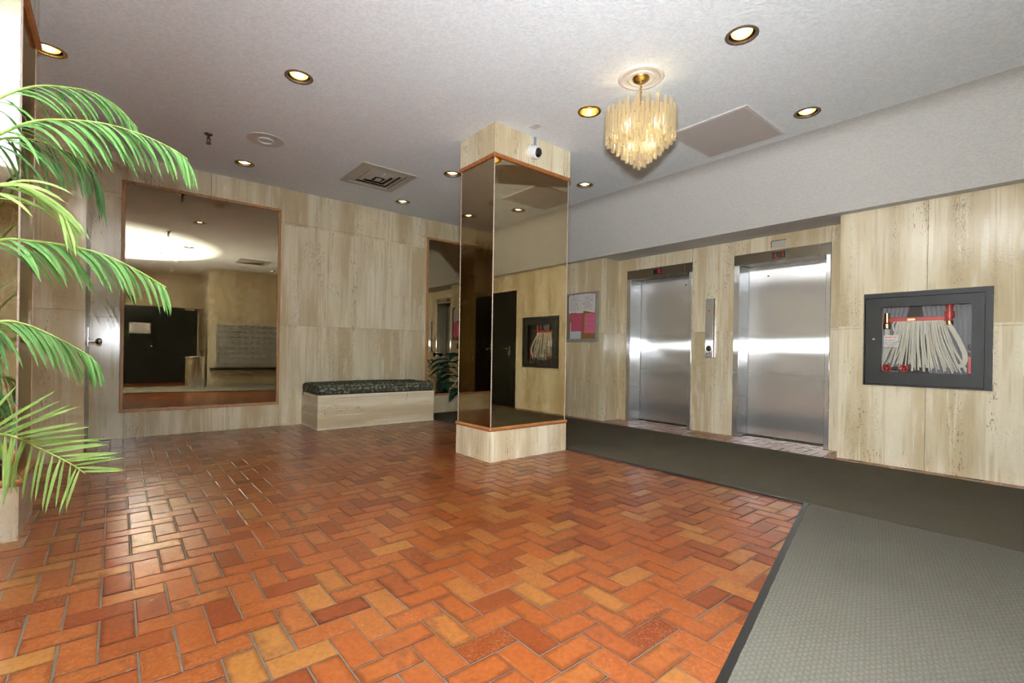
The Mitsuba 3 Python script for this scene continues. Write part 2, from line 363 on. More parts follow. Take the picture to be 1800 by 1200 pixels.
# carpet runners
def runner(name, label, poly, edges, pile):
    k = thing(name, label, 'carpet')
    m = extrude(poly, .0075); m.apply_translation([0, 0, .001]); obj('pile', m, pile, k)
    for a, b in edges:
        a, b = np.array(a), np.array(b); d = (b-a)/np.linalg.norm(b-a); nrm = np.array([-d[1], d[0]])
        n = max(2, int(np.linalg.norm(b-a)/.06)); out = []
        pts = [a+d*np.linalg.norm(b-a)*s for s in np.linspace(0, 1, n+1)]
        lo = [p-nrm*(.024+.0025*rng.rand()) for p in pts]; hi = [p+nrm*.004 for p in pts]
        m = extrude(Polygon([tuple(p) for p in lo]+[tuple(p) for p in hi[::-1]]).buffer(0), .010); m.apply_translation([0, 0, .0005])
        obj('rubber_edge', m, 'rubber', k, 'black rubber edging strip')
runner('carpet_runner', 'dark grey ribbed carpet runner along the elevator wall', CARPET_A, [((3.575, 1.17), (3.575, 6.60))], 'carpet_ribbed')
runner('carpet_runner', 'grey waffle carpet mat crossing the tiles in the foreground', CARPET_B, [((-3.2, LX(-3.2)), (3.60, LX(3.60)))], 'carpet_weave')

# ------------------------------------------------------------------ mirrored columns
def column(x0, x1, y0, y1, label, outer):
    k = thing('mirrored_column', label, 'column')
    zb, zt = .277, 2.79
    obj('base', box(x0, x1, y0, y1, 0, zb), 'travertine', k, 'travertine base')
    obj('base_trim', cbox(x0-.013, x1+.013, y0-.013, y1+.013, zb, zb+.035, .012), 'oak', k, 'orange wood moulding on the base')
    obj('top_trim', cbox(x0-.013, x1+.013, y0-.013, y1+.013, zt-.035, zt, .012), 'oak', k, 'wood moulding under the stone head')
    obj('head', box(x0, x1, y0, y1, zt, C+.005), 'travertine', k, 'travertine head at the ceiling')
    i = .012; za, zc = zb+.035, zt-.035
    obj('core', box(x0+i+.008, x1-i-.008, y0+i+.008, y1-i-.008, za, zc), 'black_matte', k)
    obj('mirror_panel', box(x0+i, x1-i, y0+i, y0+i+.006, za, zc), 'smoked_mirror', k, 'smoked mirror face')
    obj('mirror_panel', box(x0+i, x1-i, y1-i-.006, y1-i, za, zc), 'smoked_mirror', k)
    obj('mirror_panel', box(x0+i, x0+i+.006, y0+i+.007, y1-i-.007, za, zc), 'smoked_mirror', k)
    obj('mirror_panel', box(x1-i-.006, x1-i, y0+i+.007, y1-i-.007, za, zc), 'smoked_mirror', k)
    for a in (x0+i, x1-i):
        for b in (y0+i, y1-i):
            obj('corner_strip', cbox(a-.0045, a+.0045, b-.0045, b+.0045, za, zc, .002), 'bronze_edge', k, 'thin bronze corner strip')
    return k
column(2.586, 3.562, 3.41, 3.966, 'freestanding smoked-mirror column on a travertine base in mid room', 1)
lc = column(-1.349, -.373, 3.47, 4.02, 'mirrored column with travertine base behind the palm fronds', 0)

# ------------------------------------------------------------------ wall mirrors
def wall_mirror(r, label):
    k = thing('wall_mirror', label, 'mirror'); x0, x1, z0, z1 = r; w = .034
    obj('glass', box(x0+w-.004, x1-w+.004, YB-.004, YB+.012, z0+w-.004, z1-w+.004), 'smoked_wall_mirror', k, 'smoked mirror glass')
    y0, y1 = YB-.014, YB+.012
    for n, b in (('frame_rail', (x0, x1, z1-w, z1)), ('frame_rail', (x0, x1, z0, z0+w)), ('frame_stile', (x0, x0+w, z0+w, z1-w)), ('frame_stile', (x1-w, x1, z0+w, z1-w))):
        obj(n, cbox(b[0]+.0005, b[1]-.0005, y0, y1, b[2], b[3], .004), 'oak_light', k, 'oak frame rail' if 'rail' in n else 'oak frame stile')
wall_mirror(M1, 'large square wall mirror in a thin oak frame reflecting the mailboxes')
wall_mirror(M2, 'tall oak-framed smoked wall mirror partly hidden behind the mirrored column')

# ------------------------------------------------------------------ doors
def knob(parent, p, axis, mat='chrome', r=.03, neck=.045):
    prof = [(0, 0), (.032, 0), (.032, .006), (.012, .010), (.011, neck), (r*.75, neck+.008), (r, neck+.024), (r*.8, neck+.045), (0, neck+.052)]
    m = lathe(prof, 20)
    a = np.array(axis, float); u = np.cross([0, 0, 1.], a); u = u/np.linalg.norm(u)
    obj('knob', place(m, p, u, np.cross(a, u), a), mat, parent, 'round metal door knob', smooth=35)
d = thing('door', 'black double door behind the camera, seen in the wall mirror', 'door'); note(d, kind='structure')
xm = .82
obj('leaf', cbox(D1[0]+.004, xm-.002, -3.225, -3.185, .012, 2.092, .003), 'black_paint', d, 'black door leaf')
obj('leaf', cbox(xm+.002, D1[1]-.004, -3.225, -3.185, .012, 2.092, .003), 'black_paint', d, 'black door leaf')
knob(d, (xm-.075, -3.185, .985), (0, 1, 0))
obj('door_closer', cat(cbox(1.50, 1.72, -3.18, -3.13, 2.03, 2.085, .006), tube([(1.52, -3.14, 2.06), (1.66, -3.02, 2.07), (1.74, -3.18, 2.085)], .008, 6)), 'steel', d, 'silver door closer')
s = thing('notice_sheet', 'cream landscape notice taped to the black double door', 'paper sign')
obj('sheet', box(.262, .722, -3.183, -3.1815, 1.348, 1.638), 'paper_white', s)
ln = [box(.31+.02*rng.rand(), .67-.09*rng.rand(), -3.1815, -3.1808, 1.59-.03*q-.004, 1.59-.03*q+.004) for q in range(8)]
obj('print', cat(*ln), 'ink', s, 'faint printed lines')
d = thing('door', 'black side door right of the hose cabinet, seen in the column mirror', 'door'); note(d, kind='structure')
obj('leaf', cbox(E1+.012, E1+.05, D2[0]+.004, D2[1]-.004, .012, 2.098, .003), 'black_paint', d, 'black door leaf')
obj('lock_plate', cbox(E1+.006, E1+.012, .125-.06, .175-.06, .93, 1.10, .002), 'chrome', d, 'chrome lock plate')
obj('lever_handle', cat(tube([(E1+.008, .09, 1.06), (E1-.045, .09, 1.06), (E1-.05, .08, 1.06), (E1-.05, -.02, 1.055)], .009, 8)), 'chrome', d, 'chrome lever handle', smooth=40)
obj('mail_plate', cbox(E1+.009, E1+.013, -.18, -.10, 1.095, 1.112, .001), 'steel', d, 'small steel plate')
d = thing('door', 'black double door with a metal knob in the side of the left pier', 'door'); note(d, kind='structure')
obj('leaf', cbox(-.245, -.2105, D3[0]+.012, 6.098, .012, 2.042, .002), 'black_paint', d, 'black door leaf')
obj('leaf', cbox(-.245, -.2105, 6.102, D3[1]-.004, .012, 2.042, .002), 'black_paint', d, 'black door leaf with the knob')
obj('jamb', cat(box(-.25, -.2095, D3[0]-.001, D3[0]+.011, 0, 2.049), box(-.25, -.2095, D3[0]+.011, D3[1], 2.043, 2.049)), 'vent_metal', d, 'grey metal door frame')
obj('lock_plate', cbox(-.212, -.204, 6.12, 6.17, .99, 1.17, .002), 'chrome', d, 'chrome lock plate')
knob(d, (-.206, 6.145, 1.04), (1, 0, 0), 'chrome', .032, .05)

# ------------------------------------------------------------------ bench
b = thing('bench', 'travertine block bench against the back wall beside the framed mirror', 'bench')
BX = (1.895, 3.515)
obj('front_slab', cbox(BX[0], BX[1], 5.985, 6.01, 0, .43, .002), 'travertine_flat', b, 'travertine front slab with horizontal veins')
obj('side_slab', cbox(BX[0], BX[0]+.025, 6.0105, YB-.001, 0, .43, .002), 'travertine_flat', b, 'travertine end slab')
obj('side_slab', cbox(BX[1]-.025, BX[1], 6.0105, YB-.001, 0, .43, .002), 'travertine_flat', b)
obj('top_slab', box(BX[0]+.026, BX[1]-.026, 6.0105, YB-.001, .40, .428), 'travertine_flat', b)
def cushion(x0, x1, y0, y1, z0, z1, r, nx=60, ny=24):
    mm = trimesh.creation.box(extents=[1, 1, 1]); mm = trimesh.creation.box(extents=[x1-x0, y1-y0, z1-z0])
    mm = mm.subdivide_to_size(.045); v = mm.vertices.copy(); hx, hy, hz = (x1-x0)/2, (y1-y0)/2, (z1-z0)/2
    inner = np.clip(v, [-hx+r, -hy+r, -hz+r], [hx-r, hy-r, hz-r]); d = v-inner; L = np.linalg.norm(d, axis=1, keepdims=True)
    v = inner+np.where(L > 1e-9, d/np.maximum(L, 1e-9)*r, 0)
    top = v[:, 2] > 0
    v[:, 2] += np.where(top, .022*(1-(v[:, 0]/hx)**2)*(1-(v[:, 1]/hy)**2)+.006*(meshkit.noise(v*7)-.5), 0)
    v[:, 1] += .004*(meshkit.noise(v*9+5)-.5)*(v[:, 1] < 0)
    mm.vertices = v+[(x0+x1)/2, (y0+y1)/2, (z0+z1)/2]; return mm
cu = thing('seat_cushion', 'dark green leaf-patterned cushion on the travertine bench', 'cushion')
obj('pad', cushion(BX[0]-.005, BX[1]-.005, 5.975, YB-.01, .430, .555, .05), 'leaf_fabric', cu, smooth=True)
pi = [(BX[0]+.01, 5.985), (BX[1]-.02, 5.985), (BX[1]-.02, YB-.03), (BX[0]+.01, YB-.03)]
obj('piping', cat(*[tube([(p[0], p[1], .437), (q[0], q[1], .437)], .006, 6) for p, q in zip(pi, pi[1:]+pi[:1])]), 'black_matte', cu, 'dark piping along the lower edge')
tie = [(BX[0]+.02, 6.5, .44), (BX[0]-.012, 6.49, .445), (BX[0]-.03, 6.48, .43), (BX[0]-.032, 6.475, .405)]
obj('tie', tube(tie, .004, 5), 'leaf_fabric', cu, 'fabric tie')
obj('tie', tube([(3.09, 5.98, .44), (3.088, 5.972, .40), (3.08, 5.972, .345), (3.066, 5.973, .31)], .0016, 5), 'black_matte', cu, 'loose dark thread')

# ------------------------------------------------------------------ elevators
def seven(ch, y0, y1, z0, z1, x):
    """seven-segment digit on the plane x, reading towards -y"""
    h = (z1-z0); w = .006; seg = {'a': (y0, y1, z1, z1), 'd': (y0, y1, z0, z0), 'g': (y0, y1, z0+h/2, z0+h/2), 'f': (y0, y0, z0+h/2, z1), 'b': (y1, y1, z0+h/2, z1), 'e': (y0, y0, z0, z0+h/2), 'c': (y1, y1, z0, z0+h/2)}
    on = {'8': 'abcdefg', 'L': 'fed', '1': 'bc', '0': 'abcdef'}[ch]
    return cat(*[box(x-.001, x+.001, min(a, b)-w/2, max(a, b)+w/2, c-w/2, e+w/2) for a, b, c, e in (seg[s] for s in on)])
def elevator(r, label, disp, digits, dot, group=None):
    k = thing('elevator', label, 'elevator', group); ya, yb = r[0], r[1]; zt = 2.101; xf, xd = E2-.012, 6.125
    obj('jamb', cbox(xf, xd, yb-.068, yb, 0, zt, .003), 'brushed_steel', k, 'brushed steel jamb')
    obj('jamb', cbox(xf, xd, ya, ya+.044, 0, zt, .003), 'brushed_steel', k, 'brushed steel jamb')
    y0, y1, z0, z1 = disp
    hd = sbox(ya, zt, yb, 2.226).difference(sbox(y0, z0, y1, z1))
    obj('header', place(extrude(hd, xd-xf), (xd, 0, 0), (0, 1, 0), (0, 0, 1), (-1, 0, 0)), 'steel_dark', k, 'dark steel header')
    obj('seam_strip', box(xf-.0015, xf, ya+.105, ya+.109, zt+.004, 2.222), 'chrome', k)
    dk = obj('display', box(xf+.006, xf+.03, y0, y1, z0, z1), 'dark_glass', k, 'black floor display')
    for ch, a, b in digits:
        key = numbered(dk+'__digit'); scene[key] = mikit.ply(seven(ch, a, b, z0+.014, z1-.012, xf+.004), 'led_red')
        scene[key]['emitter'] = {'type': 'area', 'radiance': rgb(.30, .008, .03), 'sampling_weight': .02}; note(key, 'red lit digit')
    dr_ = obj('door_leaf', cbox(xd+.008, xd+.045, ya-.02, yb+.02, .012, zt+.03, .002), 'brushed_steel', k, 'brushed stainless sliding door')
    obj('key_hole', place(lathe([(0, 0), (.011, 0), (.011, .003), (0, .003)], 16), (xd+.0085, dot, 1.975), (0, 1, 0), (0, 0, 1), (-1, 0, 0)), 'black_matte', dr_, 'small black key hole')
    obj('sill', cbox(xd-.03, xd+.06, ya+.044, yb-.068, -.004, .008, .002), 'steel_dark', k, 'metal door sill')
    return k
elevator(EL1, 'stainless elevator nearer the notice board with a red 8 on its display', (3.822, 3.956, 2.130, 2.203), [('8', 3.878, 3.846)], 3.60)
elevator(EL2, 'stainless elevator between the call panel and the hose cabinet', (2.211, 2.354, 2.128, 2.200), [('L', 2.318, 2.292), ('1', 2.262, 2.236)], 2.50)
for y0, y1 in ((EL1[0], EL1[1]), (EL2[0], EL2[1])): pass
obj('wall_shaft', box(6.19, 6.25, 1.4, 4.7, -.01, 2.5), 'black_matte'); note('wall_shaft', kind='structure')
k = thing('elevator_plate', 'small grey blank plate set in the stone above the second elevator', 'wall plate')
obj('plate', cbox(E2-.003, E2+.004, 2.212, 2.364, 2.255, 2.333, .001), 'vent_metal', k)
obj('rim', cat(box(E2-.006, E2+.001, 2.208, 2.368, 2.333, 2.338), box(E2-.006, E2+.001, 2.364, 2.369, 2.255, 2.333)), 'black_matte', k)
k = thing('call_panel', 'tall narrow steel elevator call panel between the two elevators', 'call panel')
obj('plate', cbox(E2-.032, E2+.002, 3.040, 3.150, .966, 1.718, .005), 'brushed_steel', k, 'brushed steel plate')
obj('edge', cbox(E2-.034, E2-.002, 3.024, 3.040, .966, 1.718, .003), 'chrome', k, 'bright polished edge')
fx = lambda prof, y, z, n=20: place(lathe(prof, n), (E2-.032, y, z), (0, 1, 0), (0, 0, 1), (-1, 0, 0))
obj('indicator', fx([(0, 0), (.013, 0), (.013, .003), (.009, .006), (0, .006)], 3.097, 1.566), 'ink_red', k, 'small dark red indicator')
bt = obj('call_button', fx([(0, 0), (.038, 0), (.038, .004), (.026, .007), (.024, .004), (0, .004)], 3.097, 1.083, 28), 'chrome', k, 'round call button ring')
obj('center', fx([(0, .004), (.015, .004), (.014, .009), (0, .010)], 3.097, 1.083), 'black_matte', bt, 'black button centre')
obj('key_switch', fx([(0, 0), (.010, 0), (.010, .006), (0, .006)], 3.083, 1.025, 14), 'chrome', k, 'key switch')
obj('key_switch', fx([(0, 0), (.008, 0), (.008, .006), (0, .006)], 3.115, 1.015, 14), 'chrome', k)
obj('marking', box(E2-.0335, E2-.0318, 3.075, 3.125, 1.148, 1.153), 'paper_white', k)

# ------------------------------------------------------------------ notice board
k = thing('notice_board', 'aluminium-framed cork notice board on the stone left of the elevators', 'notice board')
NY0, NY1, NZ0, NZ1, fw = 4.645, 5.29, 1.170, 1.925, .045
obj('cork', box(E1-.02, E1, NY0+fw, NY1-fw, NZ0+fw, NZ1-fw), 'cork', k, 'brown cork panel')
for n, q in (('frame_rail', (NY0, NY1, NZ0, NZ0+fw)), ('frame_rail', (NY0, NY1, NZ1-fw*.5, NZ1)), ('frame_stile', (NY0, NY0+fw, NZ0+fw, NZ1-fw*.5)), ('frame_stile', (NY1-fw*.6, NY1, NZ0+fw, NZ1-fw*.5))):
    obj(n, cbox(E1-.04, E1, *q, .004), 'aluminium', k, 'aluminium frame bar')
def sheet(name, label, y_hi, y_lo, z0, z1, mat, x, tilt=0., lines=0, pins=(), skew=0.):
    s = thing(name, label, 'paper', 'papers on the notice board')
    w, h = y_hi-y_lo, z1-z0; n = 6
    uu, vv = np.meshgrid(np.linspace(0, 1, n), np.linspace(0, 1, n)); v = []
    c, sn = math.cos(tilt), math.sin(tilt)
    for a, b2 in zip(uu.ravel(), vv.ravel()):
        dy, dz = (a-.5)*w, (b2-.5)*h+skew*(a-.5); curl = .006*(1-b2)**2*a
        v.append((x-curl, (y_hi+y_lo)/2-(dy*c-dz*sn), (z0+z1)/2+dy*sn+dz*c))
    f = []
    for r in range(n-1):
        for q in range(n-1):
            a = r*n+q; f += [[a, a+1, a+n+1], [a, a+n+1, a+n]]
    m = trimesh.Trimesh(np.array(v), np.array(f), process=False); back = m.copy(); back.vertices = back.vertices+[.0012, 0, 0]; back.invert()
    obj('sheet', cat(m, back), mat, s)
    if lines:
        ls = []
        for q in range(lines):
            zz = z1-h*(.14+.74*q/lines); L = w*(.45+.4*rng.rand())
            ls.append(box(x-.0075, x-.0068, y_hi-.10*w-L*.92, y_hi-.10*w, zz-.0018, zz+.0018))
        obj('print', cat(*ls), 'ink', s, 'lines of print')
    for (a, b2) in pins:
        obj('pin', place(lathe([(0, 0), (.003, 0), (.007, .008), (.008, .012), (0, .013)], 10), (x-.004, y_hi-a*w, z0+b2*h), (0, 1, 0), (0, 0, 1), (-1, 0, 0)), 'ink_red' if a > .5 else 'black_matte', s, 'push pin')
xb = E1-.0215
sheet('paper_notice', 'white notice sheet at the upper left of the cork board', 5.243, 4.932, 1.612, 1.905, 'paper_white', xb, 0, 9, [(.10, .95), (.33, .95)])
sheet('paper_notice', 'white handwritten sheet with two red pins, upper right of the cork board', 4.936, 4.697, 1.625, 1.900, 'paper_white', xb-.001, -.03, 8, [(.75, .62), (.72, .15), (.04, .45)], -.04)
sheet('paper_notice', 'pale blue sheet at the lower left of the cork board', 5.212, 4.978, 1.213, 1.470, 'paper_blue', xb)
sheet('paper_notice', 'deep rose sheet overlapping the pale blue one on the cork board', 5.190, 4.955, 1.333, 1.622, 'paper_rose', xb-.003, .01, 3, [(.10, .95), (.5, .96)])
sheet('paper_notice', 'light pink sheet hanging by itself, lower right of the cork board', 4.912, 4.690, 1.300, 1.600, 'paper_pink', xb-.001, -.03, 3, [(.08, .93)])

# ------------------------------------------------------------------ hose cabinet
k = thing('hose_cabinet', 'black recessed fire hose cabinet with a glazed door in the stone wall', 'fire hose cabinet')
hy0, hy1, hz0, hz1 = HOSE; gy0, gy1, gz0, gz1 = .613, 1.228, .867, 1.468; iy0, iy1, iz0, iz1 = .532, 1.352, .752, 1.556
def ring(o, i, x, t): return place(extrude(sbox(o[0], o[2], o[1], o[3]).difference(sbox(i[0], i[2], i[1], i[3])), t), (x, 0, 0), (0, 1, 0), (0, 0, 1), (-1, 0, 0))
obj('frame', ring((hy0-.003, hy1+.003, hz0-.003, hz1+.003), (iy0, iy1, iz0, iz1), E1+.02, .042), 'cabinet_black', k, 'black outer frame')
dk = obj('door', ring((iy0+.003, iy1-.003, iz0+.003, iz1-.003), (gy0, gy1, gz0, gz1), E1+.02, .036), 'cabinet_black', k, 'black glazed door frame')
obj('pane', place(trimesh.Trimesh([(gy0-.004, gz0-.004, 0), (gy1+.004, gz0-.004, 0), (gy1+.004, gz1+.004, 0), (gy0-.004, gz1+.004, 0)], [[0, 1, 2], [0, 2, 3]]), (E1+.006, 0, 0), (0, 1, 0), (0, 0, 1), (-1, 0, 0)), 'glass_pane', dk, 'clear glass pane')
obj('lock', place(lathe([(0, 0), (.014, 0), (.014, .004), (.009, .007), (0, .007)], 16), (E1-.016, 1.285, 1.172), (0, 1, 0), (0, 0, 1), (-1, 0, 0)), 'steel_dark', dk, 'round key lock')
B0, B1 = E1+.022, E1+.215
obj('box', cat(box(B1, B1+.01, hy0, hy1, hz0, hz1), box(B0, B1, hy0, hy0+.006, hz0, hz1), box(B0, B1, hy1-.006, hy1, hz0, hz1), box(B0, B1, hy0+.006, hy1-.006, hz0, hz0+.006), box(B0, B1, hy0+.006, hy1-.006, hz1-.006, hz1)), 'black_matte', k, 'dark cabinet box')
lb = obj('warning_label', box(E1+.009, E1+.0102, 1.103, 1.213, 1.098, 1.208), 'paper_white', k, 'white warning label on the glass')
tm = meshkit.text_mesh('WARNING', .013, .0006, True); w = tm.bounds[1][0]
obj('print_red', place(tm, (E1+.009, 1.158+w/2, 1.182), (0, -1, 0), (0, 0, 1), (-1, 0, 0)), 'ink_red', lb, 'red heading')
def words(y1, z, lens):
    out = []
    for L in lens: out.append(box(E1+.0082, E1+.009, y1-L, y1, z-.0022, z+.0022)); y1 -= L+.009
    return out
obj('print_black', cat(*words(1.198, 1.164, (.022, .042)), *words(1.208, 1.150, (.02, .022, .016, .03)), *words(1.208, 1.137, (.022, .016, .044)), *words(1.200, 1.124, (.02, .055)), *words(1.186, 1.110, (.018, .03))), 'ink', lb, 'dark small print')
obj('rack_bar', cat(cbox(5.60, 5.615, .795, 1.235, 1.330, 1.375, .003), tube([(5.61, 1.24, 1.35), (5.61, .80, 1.35)], .006, 6)), 'red_paint', k, 'red hose rack bar')
obj('rack_label', box(5.598, 5.6, 1.00, 1.055, 1.342, 1.362), 'brass', k)
vp = [(0, 0), (.022, 0), (.022, .02), (.034, .022), (.036, .05), (.034, .08), (.024, .084), (.024, .12), (.03, .122), (.03, .14), (0, .14)]
obj('hose_valve', lathe(vp, 20, (5.62, .768, 1.335)), 'red_paint', k, 'red valve body', smooth=35)
obj('coupling', lathe([(0, 0), (.024, 0), (.027, .006), (.027, .034), (.022, .04), (0, .04)], 20, (5.62, .768, 1.295)), 'brass', k, 'brass hose coupling', smooth=35)
obj('coupling', lathe([(0, 0), (.022, 0), (.028, .006), (.028, .05), (.02, .06), (.02, .15), (0, .15)], 20, (5.60, 1.205, 1.268)), 'brass', k, 'brass hose coupling', smooth=35)
def wheel(p, r):
    th = np.linspace(0, 2*math.pi, 21); rim = tube([(p[0], p[1]+r*math.cos(t), p[2]+r*math.sin(t)) for t in th], r*.24, 8, False)
    return cat(rim, *[tube([p, (p[0], p[1]+r*math.cos(t), p[2]+r*math.sin(t))], r*.14, 6) for t in (0.5, 2.6, 4.7)], lathe([(0, -r*.3), (r*.3, -r*.3), (r*.3, r*.3), (0, r*.3)], 12, p))
obj('valve_wheel', wheel((5.58, 1.20, .900), .032), 'red_paint', k, 'red valve handwheel', smooth=40)
obj('valve_wheel', wheel((5.58, 1.072, .903), .030), 'red_paint', k, 'red valve handwheel', smooth=40)
obj('pipe', tube([(5.60, 1.23, .90), (5.60, 1.04, .90)], .017, 10), 'black_matte', k)
# grey pleated lining, parted in the middle
def pleat(y0t, y1t, y0b, y1b, n):
    v = []; f = []
    for r, (z, a, b2) in enumerate(((1.58, y0t, y1t), (1.30, (y0t+y0b)/2, (y1t+y1b)/2), (.76, y0b, y1b))):
        for q in range(2*n+1): v.append((5.700+.016*(q % 2), a+(b2-a)*q/(2*n), z))
    w = 2*n+1
    for r in range(2):
        for q in range(2*n): a = r*w+q; f += [[a, a+1, a+w+1], [a, a+w+1, a+w]]
    return trimesh.Trimesh(np.array(v), np.array(f), process=False)
obj('pleated_lining', pleat(1.35, 1.04, 1.35, 1.14, 9), 'grey_cloth', k, 'grey pleated lining')
obj('pleated_lining', pleat(.985, .495, .90, .495, 14), 'grey_cloth', k, 'grey pleated lining')
obj('chain', cat(*[trimesh.creation.torus(.006, .0016, 8, 6, transform=T3) for T3 in [trimesh.transformations.compose_matrix(angles=(math.pi/2*(q % 2), .3*q, 0), translate=(5.56, .632+.006*math.sin(q), 1.12-.0095*q)) for q in range(11)]]), 'chrome', k, 'thin chain')
obj('side_bracket', cbox(5.56, 5.575, .617, .640, .87, 1.02, .003), 'red_paint', k, 'red bracket')
ex = thing('fire_extinguisher', 'green canister with a chrome top inside the hose cabinet, beside the hose', 'fire extinguisher')
obj('cylinder', lathe([(0, 0), (.030, 0), (.034, .006), (.034, .17), (.02, .20), (0, .20)], 20, (5.640, .570, .765)), 'green_paint', ex, smooth=35)
obj('valve_top', lathe([(0, 0), (.012, 0), (.012, .03), (.02, .032), (.02, .045), (0, .05)], 14, (5.640, .570, .965)), 'chrome', ex, 'chrome valve top', smooth=35)
h = thing('fire_hose', 'off-white canvas fire hose hung in long folds inside the cabinet', 'fire hose')
def ribbon(path, w, t):
    path = catmull(path, 10); v = []; f = []
    for i, p in enumerate(path):
        tg = path[min(i+1, 9)]-path[max(i-1, 0)]; tg /= np.linalg.norm(tg); s = np.cross([1., 0, 0], tg); s /= np.linalg.norm(s)
        for a, b2 in ((-w/2, -t/4), (0, -t/2), (w/2, -t/4), (w/2, t/4), (0, t/2), (-w/2, t/4)): v.append(p+s*a+np.array([b2, 0, 0]))
    for i in range(9):
        for q in range(6): a, b2 = i*6+q, i*6+(q+1) % 6; f += [[a, b2, b2+6], [a, b2+6, a+6]]
    f += [[0, q+1, q] for q in range(1, 5)]+[[54, 54+q, 55+q] for q in range(1, 5)]
    return trimesh.Trimesh(np.array(v), np.array(f), process=False)
for layer, (x, n) in enumerate(((5.585, 31), (5.610, 29))):
    for q in range(n):
        s = (q+.5*layer+.25)/(n); yt = 1.125-.325*s
        yb2 = 1.245-.60*s+.030*(rng.rand()-.5)*2; yb2 = np.clip(yb2, .65, 1.24); zb = .872+.055*rng.rand()+(.05 if .28 < s < .36 else 0)
        if s < .25: zb += .06*rng.rand()
        ym = yt+(yb2-yt)*(.36+.16*(rng.rand()-.5)); zm = 1.13
        obj('fold', ribbon([(x, yt, 1.336), (x-.010-.012*rng.rand(), ym+.012*(rng.rand()-.5), zm+.08*(rng.rand()-.5)), (x-.022*rng.rand(), yb2, zb)], .0085+.0035*rng.rand(), .010), 'canvas_hose', h, smooth=50)
obj('tail', ribbon([(5.60, .768, 1.297), (5.585, .735, 1.235), (5.565, .685, 1.12), (5.560, .655, 1.02), (5.57, .668, .95), (5.58, .70, .935)], .036, .006), 'canvas_hose', h, 'loose hose end from the coupling', smooth=50)
obj('tail', ribbon([(5.60, 1.205, 1.27), (5.59, 1.20, 1.18), (5.59, 1.212, 1.05), (5.60, 1.225, .97)], .036, .006), 'canvas_hose', h, smooth=50)
for a in (((5.565, 1.135, 1.335), (5.560, 1.152, 1.31), (5.560, 1.148, 1.27), (5.562, 1.145, 1.245)), ((5.565, .922, 1.335), (5.558, .924, 1.30), (5.558, .920, 1.25), (5.560, .918, 1.215))):
    obj('tie', ribbon(a, .012, .003), 'paper_white', h, 'white plastic tie')

# ------------------------------------------------------------------ ceiling fittings
def half(profile): return lathe(profile, 32)
ring_m = half([(.079, .002), (.100, .002), (.101, -.002), (.096, -.006), (.085, -.006), (.079, -.002), (.079, .002)])
can_m = half([(R_CAN-.002, .0), (.080, .055), (.062, .13), (.05, .17), (0, .175)])
baf_m = half([(.0805, -.001), (.076, .030), (.073, .034), (.080, .003)])
def tilted(m, tilt, az):
    m.apply_transform(trimesh.transformations.rotation_matrix(tilt, [math.cos(az), math.sin(az), 0])); return m
lamp_m = half([(.066, .0), (.068, .004), (.055, .05), (.026, .085), (0, .085)])
lens_m = half([(0, -.012), (.03, -.009), (.055, -.002), (.065, .003), (.060, .004), (0, -.008)])
glow_m = half([(0, -.018), (.018, -.017), (.032, -.012), (.030, -.010), (0, -.010)])
for q, (x, y) in enumerate(LIGHTS):
    k = thing('downlight', LIGHT_LABELS[q], 'ceiling light', 'recessed ceiling downlights')
    at = lambda m: (lambda c: (c.apply_translation([x, y, C]), c)[1])(m.copy())
    obj('trim_ring', at(ring_m), 'gold_reflector' if q in (0, 5) else 'trim_bronze', k, 'metal trim ring', smooth=35)
    obj('can', at(can_m), 'gold_reflector', k, 'gold reflector can', smooth=35)
    deep = q == 5
    if not deep: obj('baffle', at(baf_m), 'baffle', k, 'black baffle', smooth=35)
    zl = .075 if deep else .020
    az = math.atan2(y, x)+math.pi/2; tl = .10+.1*rng.rand(); up = lambda m: (lambda c: (c.apply_translation([0, 0, zl]), at(c))[1])(tilted(m.copy(), tl, az))
    lk = obj('lamp', up(lamp_m), 'gold_reflector', k, 'lit reflector lamp', smooth=35)
    for nm, mm, e, wt in (('lens', lens_m, LAMP_L, .5), ('filament', glow_m, GLOW_L, .3)):
        lx = obj(nm, up(mm), 'paper_white', lk, 'glowing yellow lens' if nm == 'lens' else 'white-hot centre', smooth=35)
        scene[lx]['emitter'] = {'type': 'area', 'radiance': rgb(*e), 'sampling_weight': wt}

